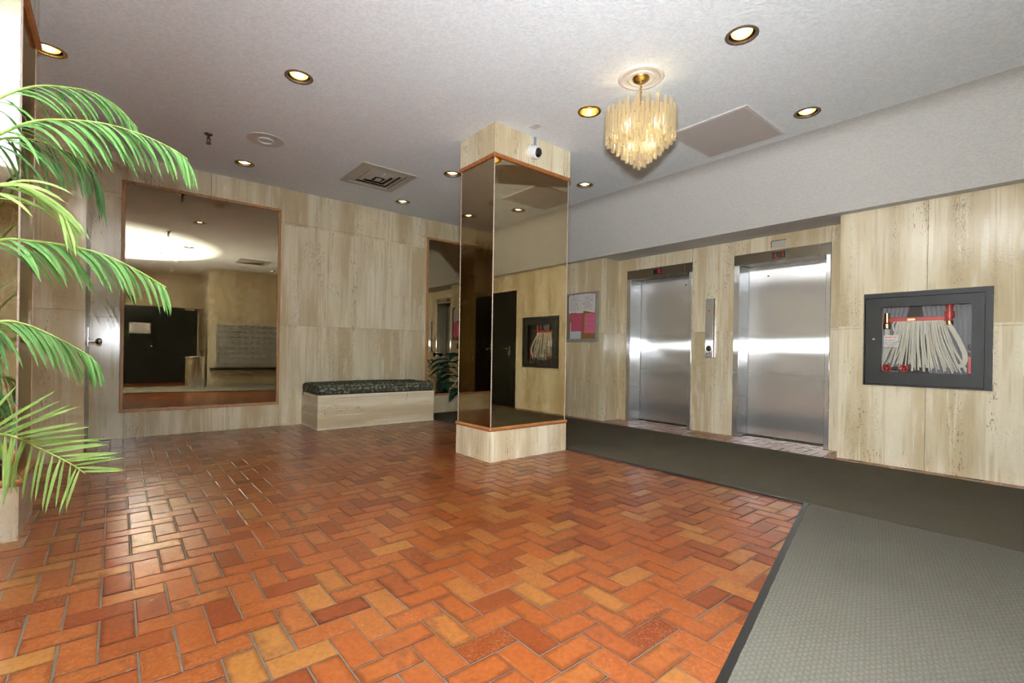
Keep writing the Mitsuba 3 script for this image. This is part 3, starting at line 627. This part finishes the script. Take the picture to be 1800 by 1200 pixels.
def vent(x0, x1, y0, y1, label):
    k = thing('air_vent', label, 'air vent'); w = .075
    fr = sbox(x0, y0, x1, y1).difference(sbox(x0+w, y0+w, x1-w, y1-w)); m = extrude(fr, .014); m.apply_translation([0, 0, C-.014]); obj('frame', m, 'vent_metal', k, 'flat metal frame')
    obj('duct', box(x0+w-.01, x1-w+.01, y0+w-.01, y1-w+.01, C-.0035, C-.001), 'black_matte', k, 'dark duct opening')
    cx, cy = (x0+x1)/2, (y0+y1)/2; hx, hy = (x1-x0)/2-w, (y1-y0)/2-w
    for i, s in enumerate((.96, .70, .44)):
        a, b2 = s, s-.20
        v = [(cx+sx*hx*a, cy+sy*hy*a, C-.004) for sx, sy in ((-1, -1), (1, -1), (1, 1), (-1, 1))]+[(cx+sx*hx*b2, cy+sy*hy*b2, C-.013-.004*i) for sx, sy in ((-1, -1), (1, -1), (1, 1), (-1, 1))]
        f = []
        for q in range(4): p = (q+1) % 4; f += [[q, q+4, p+4], [q, p+4, p]]
        m = trimesh.Trimesh(np.array(v), np.array(f), process=False); m2 = m.copy(); m2.vertices = m2.vertices+[0, 0, .0015]; m2.invert()
        obj('louvre', cat(m, m2), 'vent_metal', k, 'sloping square louvre')
    obj('center_plate', cbox(cx-hx*.14, cx+hx*.14, cy-hy*.14, cy+hy*.14, C-.030, C-.022, .002), 'vent_metal', k)
    obj('bracket', cat(cbox(cx-.012, cx+.012, cy-hy*.75, cy-hy*.1, C-.010, C-.004, .002)), 'chrome', k, 'bright metal bracket')
vent(2.06, 2.72, 5.08, 5.82, 'square metal air vent in the ceiling between the mirror and the column')
vent(2.18, 2.85, .11, .76, 'square ceiling air vent seen in the wall mirror, above the mailboxes')
k = thing('ceiling_speaker', 'flat round white speaker plate in the ceiling above the framed mirror', 'speaker')
obj('plate', lathe([(0, -.006), (.06, -.006), (.068, -.018), (.078, -.005), (.15, -.008), (.165, -.006), (.168, 0), (0, 0)], 40, (1.115, 5.22, C)), 'white_paint', k, smooth=30)
def sprinkler(x, y, label):
    k = thing('sprinkler', label, 'fire sprinkler', 'black ceiling sprinklers')
    obj('escutcheon', lathe([(0, -.016), (.012, -.016), (.03, -.012), (.036, -.004), (.036, 0), (0, 0)], 20, (x, y, C)), 'steel_dark', k, 'dark round escutcheon', smooth=35)
    obj('body', cat(lathe([(0, -.05), (.011, -.048), (.013, -.03), (.009, -.014), (0, -.014)], 14, (x, y, C)), tube([(x-.014, y, C-.045), (x-.015, y, C-.07), (x, y, C-.088)], .004, 6), tube([(x+.014, y, C-.045), (x+.015, y, C-.07), (x, y, C-.088)], .004, 6), cbox(x-.016, x+.016, y-.006, y+.006, C-.05, C-.04, .002)), 'black_matte', k, 'black sprinkler head', smooth=35)
    obj('deflector', lathe([(0, -.094), (.022, -.094), (.022, -.090), (0, -.088)], 16, (x, y, C)), 'steel_dark', k, 'round deflector')
    obj('bulb', lathe([(0, -.085), (.005, -.08), (.005, -.055), (0, -.05)], 8, (x, y, C)), 'ink_red', k, 'red bulb')
sprinkler(.665, 5.45, 'black sprinkler head in the ceiling left of the round speaker')
sprinkler(.70, 2.72, 'black sprinkler in front of the bright ceiling patch, seen in the wall mirror')
sprinkler(.735, .30, 'sprinkler within the bright ceiling patch, seen in the wall mirror')
k = thing('smoke_detector', 'flat round smoke detector seen in the mirror on the bright ceiling', 'smoke detector')
obj('housing', lathe([(0, -.03), (.05, -.03), (.062, -.02), (.065, 0), (0, 0)], 28, (1.112, -.75, C)), 'white_paint', k, smooth=35)
k = thing('access_hatch', 'square painted access panel in the ceiling right of the chandelier', 'access panel')
hy_ = [(3.985, 1.832), (4.70, 1.832), (4.70, 2.50), (3.985, 2.50)]
obj('panel', cbox(3.975, 4.71, 1.825, 2.51, C-.010, C-.001, .003), 'hatch_grey', k, 'flat grey panel')
obj('frame', extrude(sbox(3.955, 1.805, 4.73, 2.53).difference(sbox(3.975, 1.825, 4.71, 2.51)), .009).apply_translation([0, 0, C-.009]), 'white_paint', k, 'white edge frame')
k = thing('ceiling_plate', 'small square white cover plate in the ceiling above the column camera', 'cover plate')
obj('plate', cbox(2.878, 2.955, 3.18, 3.286, C-.006, C, .002), 'white_paint', k)

# ------------------------------------------------------------------ chandelier
CHX, CHY = 2.985, 2.145
k = thing('ceiling_medallion', 'round white plaster medallion in the ceiling above the chandelier', 'ceiling medallion')
obj('disc', lathe([(.0, -.010), (.075, -.010), (.09, -.016), (.105, -.008), (.13, -.009), (.14, -.015), (.158, -.014), (.168, -.004), (.168, 0), (0, 0)], 48, (CHX, CHY, C)), 'medallion_plaster', k, smooth=30)
ch = thing('chandelier', 'lit tiered chandelier of clear amber hexagonal rods hanging on a chain', 'chandelier')
obj('canopy', lathe([(0, -.050), (.012, -.048), (.02, -.038), (.045, -.030), (.060, -.018), (.064, -.010), (0, -.010)], 32, (CHX, CHY, C)), 'brass', ch, 'brass ceiling canopy', smooth=30)
for q in range(9):
    tr = trimesh.transformations.compose_matrix(angles=(math.pi/2, 0, math.pi/2*(q % 2)), translate=(CHX, CHY, C-.060-.020*q), scale=None)
    m = trimesh.creation.torus(.0095, .0022, 14, 8); m.apply_scale([1, 1.45, 1]); m.apply_transform(tr); obj('chain_link', m, 'brass', ch, 'brass chain link', smooth=True)
obj('stem', tube([(CHX, CHY, C-.225), (CHX, CHY, 2.58)], .007, 10), 'brass', ch)
for r, z in ((.236, 2.70), (.175, 2.68), (.115, 2.65), (.06, 2.62)):
    m = trimesh.creation.torus(r, .005, 48, 8); m.apply_translation([CHX, CHY, z]); obj('rod_ring', m, 'brass', ch, 'brass ring carrying the rods', smooth=True)
obj('spoke', cat(*[tube([(CHX, CHY, 2.68), (CHX+.236*math.cos(a), CHY+.236*math.sin(a), 2.70)], .004, 6) for a in np.arange(6)*math.pi/3]), 'brass', ch)
def rod(x, y, z0, z1, r=.0135):
    a = np.arange(7)*math.pi/3+rng.rand(); v = []
    for z in (z0, z1):
        for rr in (r, ): v += [(x+rr*math.cos(t), y+rr*math.sin(t), z) for t in a[:6]]
    f = []
    for q in range(6): p = (q+1) % 6; f += [[q, p, p+6], [q, p+6, q+6]]
    return trimesh.Trimesh(np.array(v), np.array(f), process=False)
tiers = [(.246, 46, 2.575, 2.745, .05), (.205, 34, 2.535, 2.735, .05), (.160, 24, 2.49, 2.72, .05), (.110, 17, 2.445, 2.69, .04), (.062, 10, 2.405, 2.66, .03), (.022, 4, 2.38, 2.62, .02)]
for ti, (r, n, z0, z1, jz) in enumerate(tiers):
    for q in range(n):
        a = 2*math.pi*(q+.5*(ti % 2))/n; dz = (jz if q % 2 else 0)+.012*rng.rand()
        obj('rod', rod(CHX+r*math.cos(a), CHY+r*math.sin(a), z0+dz*.55, z1+dz*1.25), 'rod_glass', ch, smooth=False)
for q in range(9):
    a = 2*math.pi*q/6+.2 if q < 6 else 2*math.pi*q/3+.5; r, zz = (.183, 2.645) if q < 6 else (.085, 2.54)
    bk = obj('bulb', trimesh.creation.icosphere(2, .012).apply_translation([CHX+r*math.cos(a), CHY+r*math.sin(a), zz]), 'paper_white', ch, 'lit bulb', smooth=True)
    scene[bk]['emitter'] = {'type': 'area', 'radiance': rgb(205., 152., 80.), 'sampling_weight': .6}

# ------------------------------------------------------------------ security camera on the column
k = thing('security_camera', 'white dome security camera on the stone head of the mirrored column', 'security camera')
ax = np.array([.22, -.93, -.28]); ax /= np.linalg.norm(ax); u = np.cross(ax, Z3); u /= np.linalg.norm(u); vv_ = np.cross(u, ax)
pos = np.array([3.012, 3.409, 2.905])
base = lathe([(0, 0), (.052, 0), (.056, .01), (.056, .022), (0, .022)], 28); obj('base', place(base, pos, (1, 0, 0), (0, 0, 1), (0, -1, 0)), 'camera_white', k, 'white round base', smooth=35)
hs = lathe([(0, -.01), (.045, -.01), (.060, .0), (.062, .05), (.058, .066), (.044, .074), (0, .074)], 32); cpos = pos+[.006, -.02, -.005]
obj('housing', place(hs, cpos, u, vv_, ax), 'camera_white', k, 'white housing', smooth=35)
obj('lens_dome', place(lathe([(0, .070), (.044, .073), (.040, .084), (.026, .097), (0, .103)], 28), cpos, u, vv_, ax), 'dark_glass', k, 'black glass dome', smooth=45)
obj('cable', cbox(3.052, 3.074, 3.392, 3.410, 2.93, C-.001, .005), 'cable_blue', k, 'blue cable sleeve up to the ceiling')

# ------------------------------------------------------------------ mailboxes, shelf, bin (behind the camera, seen in the mirror)
k = thing('mailbox_bank', 'bank of grey metal mailboxes in eight rows, seen in the wall mirror', 'mailboxes')
MX0, MZ0, MW, MH, NC = 1.99, .490, .1545, .1406, 12
obj('frame', cbox(MX0-.006, MX0+NC*MW+.006, -1.262, -1.232, MZ0-.006, MZ0+8*MH+.006, .003), 'mailbox_frame', k, 'pale grey metal frame')
for c in range(NC):
    for r in range(8):
        x0, z0 = MX0+c*MW+.008, MZ0+r*MH+.008; x1, z1 = x0+MW-.016, z0+MH-.016
        dk = obj('box_door', cbox(x0, x1, -1.2315, -1.222, z0, z1, .003), 'mailbox_metal', k)
        obj('name_slot', cat(box(x0+.034, x1-.034, -1.2225, -1.2205, z0+.060, z0+.084)), 'mailbox_dark', dk)
        obj('lock', lathe([(0, 0), (.006, 0), (.006, .004), (0, .004)], 8).apply_transform(trimesh.transformations.compose_matrix(angles=(-math.pi/2, 0, 0), translate=(x0+.03, -1.222, z1-.03))), 'chrome', dk)
k = thing('mail_shelf', 'narrow black shelf under the mailboxes, seen in the wall mirror', 'shelf')
obj('board', cbox(1.858, 4.2, -1.25, -1.02, .408, .466, .004), 'black_paint', k)
k = thing('waste_bin', 'round stainless waste bin beside the black double door, seen in the mirror', 'waste bin')
obj('body', lathe([(0, 0), (.225, 0), (.232, .006), (.232, .742), (.226, .75), (.215, .75), (.213, .02), (0, .02)], 48, (1.583, -1.49, 0)), 'chrome', k, smooth=30)
obj('lid_rim', trimesh.creation.torus(.226, .006, 48, 8).apply_translation([1.583, -1.49, .75]), 'steel', k, 'rolled steel rim', smooth=True)

# ------------------------------------------------------------------ palm
pk = thing('palm', 'tall potted palm with arching feathery green fronds in the foreground', 'potted palm')
PX, PY = -.66, 2.84
obj('pot', lathe([(0, 0), (.13, 0), (.15, .01), (.175, .26), (.185, .27), (.185, .295), (.165, .295), (.160, .25), (0, .25)], 36, (PX, PY, 0)), 'pot_grey', pk, 'dark pot', smooth=35)
obj('soil', lathe([(0, .262), (.10, .266), (.158, .258), (.158, .252), (0, .252)], 28, (PX, PY, 0)), 'soil', pk)
for q, pts in enumerate(([(PX, PY, .25), (-.65, 2.83, .7), (-.62, 2.85, 1.1), (-.60, 2.85, 1.5)], [(PX+.05, PY+.03, .25), (-.62, 2.92, .8), (-.60, 2.94, 1.3), (-.60, 2.95, 1.75)])):
    obj('stem', tube(catmull(pts, 16), np.linspace(.024, .014, 16)*(1+.15*np.sin(np.arange(16)*2.2)), 10), 'trunk_brown', pk, 'dark brown stem', smooth=40)
FR = {
 'a': ([(-.60, 2.93, 1.60), (-.504, 2.896, 1.857), (-.385, 2.927, 2.031), (-.29, 2.978, 2.135), (-.203, 3.036, 2.189), (-.106, 3.086, 2.22), (-.011, 3.136, 2.204), (.073, 3.131, 2.119)], 17, .19, 'frond_green', .85, .5),
 'b': ([(-.605, 2.90, 1.433), (-.489, 2.818, 1.702), (-.364, 2.779, 1.835), (-.267, 2.764, 1.912), (-.164, 2.743, 1.943), (-.056, 2.717, 1.954), (.059, 2.687, 1.939), (.179, 2.652, 1.895), (.239, 2.602, 1.845)], 20, .235, 'frond_green', .85, .5),
 'c': ([(-.602, 2.95, 1.458), (-.517, 3.10, 1.81), (-.411, 3.22, 1.951), (-.315, 3.38, 2.02), (-.205, 3.52, 2.036), (-.117, 3.64, 1.989), (-.072, 3.67, 1.858)], 18, .26, 'frond_deep', 1.0, .4),
 'd': ([(-.60, 2.83, 1.267), (-.448, 2.588, 1.472), (-.334, 2.558, 1.583), (-.269, 2.569, 1.592), (-.208, 2.583, 1.568), (-.151, 2.536, 1.481)], 11, .235, 'frond_lime', .55, .45),
 'e': ([(-.61, 2.85, 1.087), (-.472, 2.738, 1.318), (-.35, 2.702, 1.402), (-.255, 2.687, 1.41), (-.155, 2.669, 1.405), (-.048, 2.645, 1.382), (.064, 2.616, 1.327), (.162, 2.534, 1.254)], 19, .22, 'frond_green', .8, .5),
 'f': ([(-.63, 2.849, .81), (-.482, 2.81, 1.029), (-.356, 2.771, 1.089), (-.276, 2.769, 1.077), (-.191, 2.763, 1.028), (-.13, 2.777, .986), (-.073, 2.729, .943)], 14, .22, 'frond_green', .8, .45),
 'g': ([(-.64, 2.845, .30), (-.52, 2.815, .55), (-.43, 2.76, .635), (-.352, 2.766, .64), (-.299, 2.722, .627), (-.253, 2.749, .586), (-.19, 2.696, .548), (-.136, 2.651, .514), (-.091, 2.613, .475)], 18, .225, 'frond_lime', .1, .9),
 'h': ([(-.64, 2.82, .75), (-.50, 2.60, 1.02), (-.41, 2.48, 1.12), (-.34, 2.42, 1.04), (-.31, 2.40, .90)], 11, .20, 'frond_deep', .9, .4),
 'i': ([(-.64, 2.90, .596), (-.519, 3.036, .792), (-.449, 3.107, .809), (-.389, 3.188, .749), (-.357, 3.161, .644)], 11, .18, 'frond_deep', .9, .4),
}
def leaflet(p, d0, droop, L, w, nrm):
    n = 8; s = np.linspace(0, 1, n); g = np.array([0, 0, -1.])
    pts = [np.array(p)]; d = np.array(d0, float)
    for q in range(1, n):
        d = d+g*droop/(n-1); d /= np.linalg.norm(d); pts.append(pts[-1]+d*L/(n-1))
    pts = np.array(pts); wd = w*np.clip(np.minimum(.35+2.6*s, 1.0)*np.sqrt(np.clip(1-s**2.6, 0, 1)), .02, 1)
    v = []; f = []
    for q in range(n):
        tg = pts[min(q+1, n-1)]-pts[max(q-1, 0)]; tg /= np.linalg.norm(tg)
        b = np.cross(tg, nrm); b /= np.linalg.norm(b)+1e-9; up = np.cross(b, tg)
        v += [pts[q]-b*wd[q]/2+up*wd[q]*.14, pts[q], pts[q]+b*wd[q]/2+up*wd[q]*.14]
    for q in range(n-1):
        a = 3*q; f += [[a, a+1, a+4], [a, a+4, a+3], [a+1, a+2, a+5], [a+1, a+5, a+4]]
    return trimesh.Trimesh(np.array(v), np.array(f), process=False)
for name, (pts, n, L, mat, hang, spread) in FR.items():
    c = catmull(pts, 40); fk = obj('frond', tube(c, np.linspace(.0075, .0022, 40), 7), 'rachis_green', pk, 'arching green frond stem', smooth=40)
    t = np.gradient(c, axis=0); t /= np.linalg.norm(t, axis=1, keepdims=True)
    for side in (1, -1):
        for q in range(n):
            s = .24+.76*(q+.5+.25*side)/n; i = min(39, int(s*39)); T_ = t[i]
            S = np.cross(T_, Z3); S /= np.linalg.norm(S)
            if name == 'g': S = np.array([.42, .10, .9]); S -= T_*(S@T_); S /= np.linalg.norm(S)
            U_ = np.cross(S, T_); U_ = U_ if U_[2] > 0 else -U_
            Lq = L*1.12*(.62+.38*math.sin(math.pi*min(1, .25+.75*s)))*(.9+.2*rng.rand()); 
            fw = .78+.45*s
            d0 = T_*fw+S*side*spread*(1.1-.6*s)-Z3*hang*(.16+.22*rng.rand())+.09*rng.randn(3)
            dp = (1.75*hang+.25)*(.85+.3*rng.rand())
            if name == 'g': dp = .10 if side > 0 else .55; d0 = T_*(.75 if side > 0 else .35)+S*side*(.55 if side > 0 else .75)+.06*rng.randn(3)
            d0 /= np.linalg.norm(d0)
            if name == 'g':
                nr = np.array([-.3, -.85, .35]) if side > 0 else np.array([-.4, -.85, .3])
            else:
                nr = np.array([-.35, -.75, .55])+.25*rng.randn(3)
            nr /= np.linalg.norm(nr)
            obj('leaflet', leaflet(c[i], d0, dp, Lq, .0152*(.85+.35*rng.rand())*(1-.3*s), nr), mat, fk, smooth=True)

# ------------------------------------------------------------------ plants behind the column
def broad(p, d0, droop, L, w):
    n = 9; d = np.array(d0, float); d /= np.linalg.norm(d); pts = [np.array(p, float)]
    for q in range(1, n): d = d-Z3*droop/(n-1); d /= np.linalg.norm(d); pts.append(pts[-1]+d*L/(n-1))
    pts = np.array(pts); s = np.linspace(0, 1, n); wd = w*np.sin(math.pi*np.clip(s*.97+.03, 0, 1)**.8)+.002
    v = []; f = []
    for q in range(n):
        tg = pts[min(q+1, n-1)]-pts[max(q-1, 0)]; b = np.cross(tg, Z3); b /= np.linalg.norm(b)+1e-9; up = np.cross(b, tg); up /= np.linalg.norm(up)+1e-9
        v += [pts[q]-b*wd[q]/2+up*wd[q]*.12, pts[q], pts[q]+b*wd[q]/2+up*wd[q]*.12]
    for q in range(n-1):
        a = 3*q; f += [[a, a+1, a+4], [a, a+4, a+3], [a+1, a+2, a+5], [a+1, a+5, a+4]]
    v = np.array(v); over = v[:, 1] > 6.54; v[over, 1] = 6.54+.15*np.tanh((v[over, 1]-6.54)/.5)   # leaves bend along the wall
    return trimesh.Trimesh(v, np.array(f), process=False)
def stalk(a, b, sag=.06):
    a, b = np.array(a), np.array(b); mid = (a+b)/2+[0, 0, sag]; return catmull([a, mid, b], 10)
lp = thing('peace_lily', 'dark potted peace lily with a white flower between bench and column', 'potted plant')
LX_, LY_ = 4.36, 6.22
obj('pot', lathe([(0, 0), (.13, 0), (.15, .01), (.17, .26), (.155, .26), (.15, .22), (0, .22)], 28, (LX_, LY_, .009)), 'pot_grey', lp, 'dark pot', smooth=35)
spots = [(3.90, 6.12, .66), (3.92, 6.02, .52), (3.88, 6.20, .80), (3.97, 6.0, .42), (3.94, 6.26, .70), (4.0, 6.05, .36), (3.98, 6.02, .95), (3.94, 6.10, .74), (4.02, 6.18, .60), (3.92, 6.28, .86), (4.10, 5.98, .48), (3.95, 6.12, .50), (4.06, 6.22, .80), (4.15, 6.10, 1.05), (3.97, 6.20, .58), (4.2, 6.35, .9), (4.3, 5.95, .8), (4.5, 6.0, .7), (4.6, 6.2, .9), (4.45, 6.4, .8), (4.05, 6.30, .42), (4.12, 6.04, .74)]
for q, sp in enumerate(spots):
    st = stalk((LX_+.05*rng.randn(), LY_+.04*rng.randn(), .24), sp, .10); sk = obj('leaf_stalk', tube(st, .004, 6), 'lily_leaf', lp, smooth=40)
    d0 = np.array(sp)-[LX_, LY_, 0]; d0[2] = .15; 
    obj('leaf', broad(sp, d0, 1.0+.4*rng.rand(), .30+.07*rng.rand(), .135+.03*rng.rand()), 'lily_leaf', sk, 'broad dark green leaf', smooth=True)
for sp in ((3.86, 5.96, .50), (4.03, 5.98, .27)):
    sk = obj('flower_stalk', tube(stalk((LX_, LY_, .24), sp, .12), .003, 6), 'lily_leaf', lp, smooth=40)
    fl = broad((sp[0], sp[1], sp[2]), (.25, -.35, 1.), .0, .125, .085); obj('spathe', fl, 'lily_white', sk, 'white flower', smooth=True)
tp = thing('leafy_plant', 'tall dark leafy plant behind the column, reflected in the narrow mirror', 'potted plant')
obj('pot', lathe([(0, 0), (.12, 0), (.14, .24), (.125, .24), (.12, .2), (0, .2)], 28, (5.02, 6.36, .009)), 'pot_grey', tp, 'dark pot', smooth=35)
obj('trunk', tube(catmull([(5.02, 6.36, .2), (4.98, 6.34, .8), (4.95, 6.30, 1.45)], 12), .012, 8), 'trunk_brown', tp, smooth=40)
for q in range(34):
    z = .85+.85*rng.rand(); a = rng.rand()*2*math.pi; r = .10+.22*rng.rand(); p0 = (4.965, 6.32, min(z, 1.42)); p1 = (4.95+r*math.cos(a), 6.27+r*.6*math.sin(a), z)
    tw = obj('twig', tube(stalk(p0, p1, .03), .003, 5), 'trunk_brown', tp, smooth=40)
    obj('leaf', broad(p1, (math.cos(a), math.sin(a), -.2), .8, .14, .055), 'lily_leaf', tw, 'dark leaf', smooth=True)
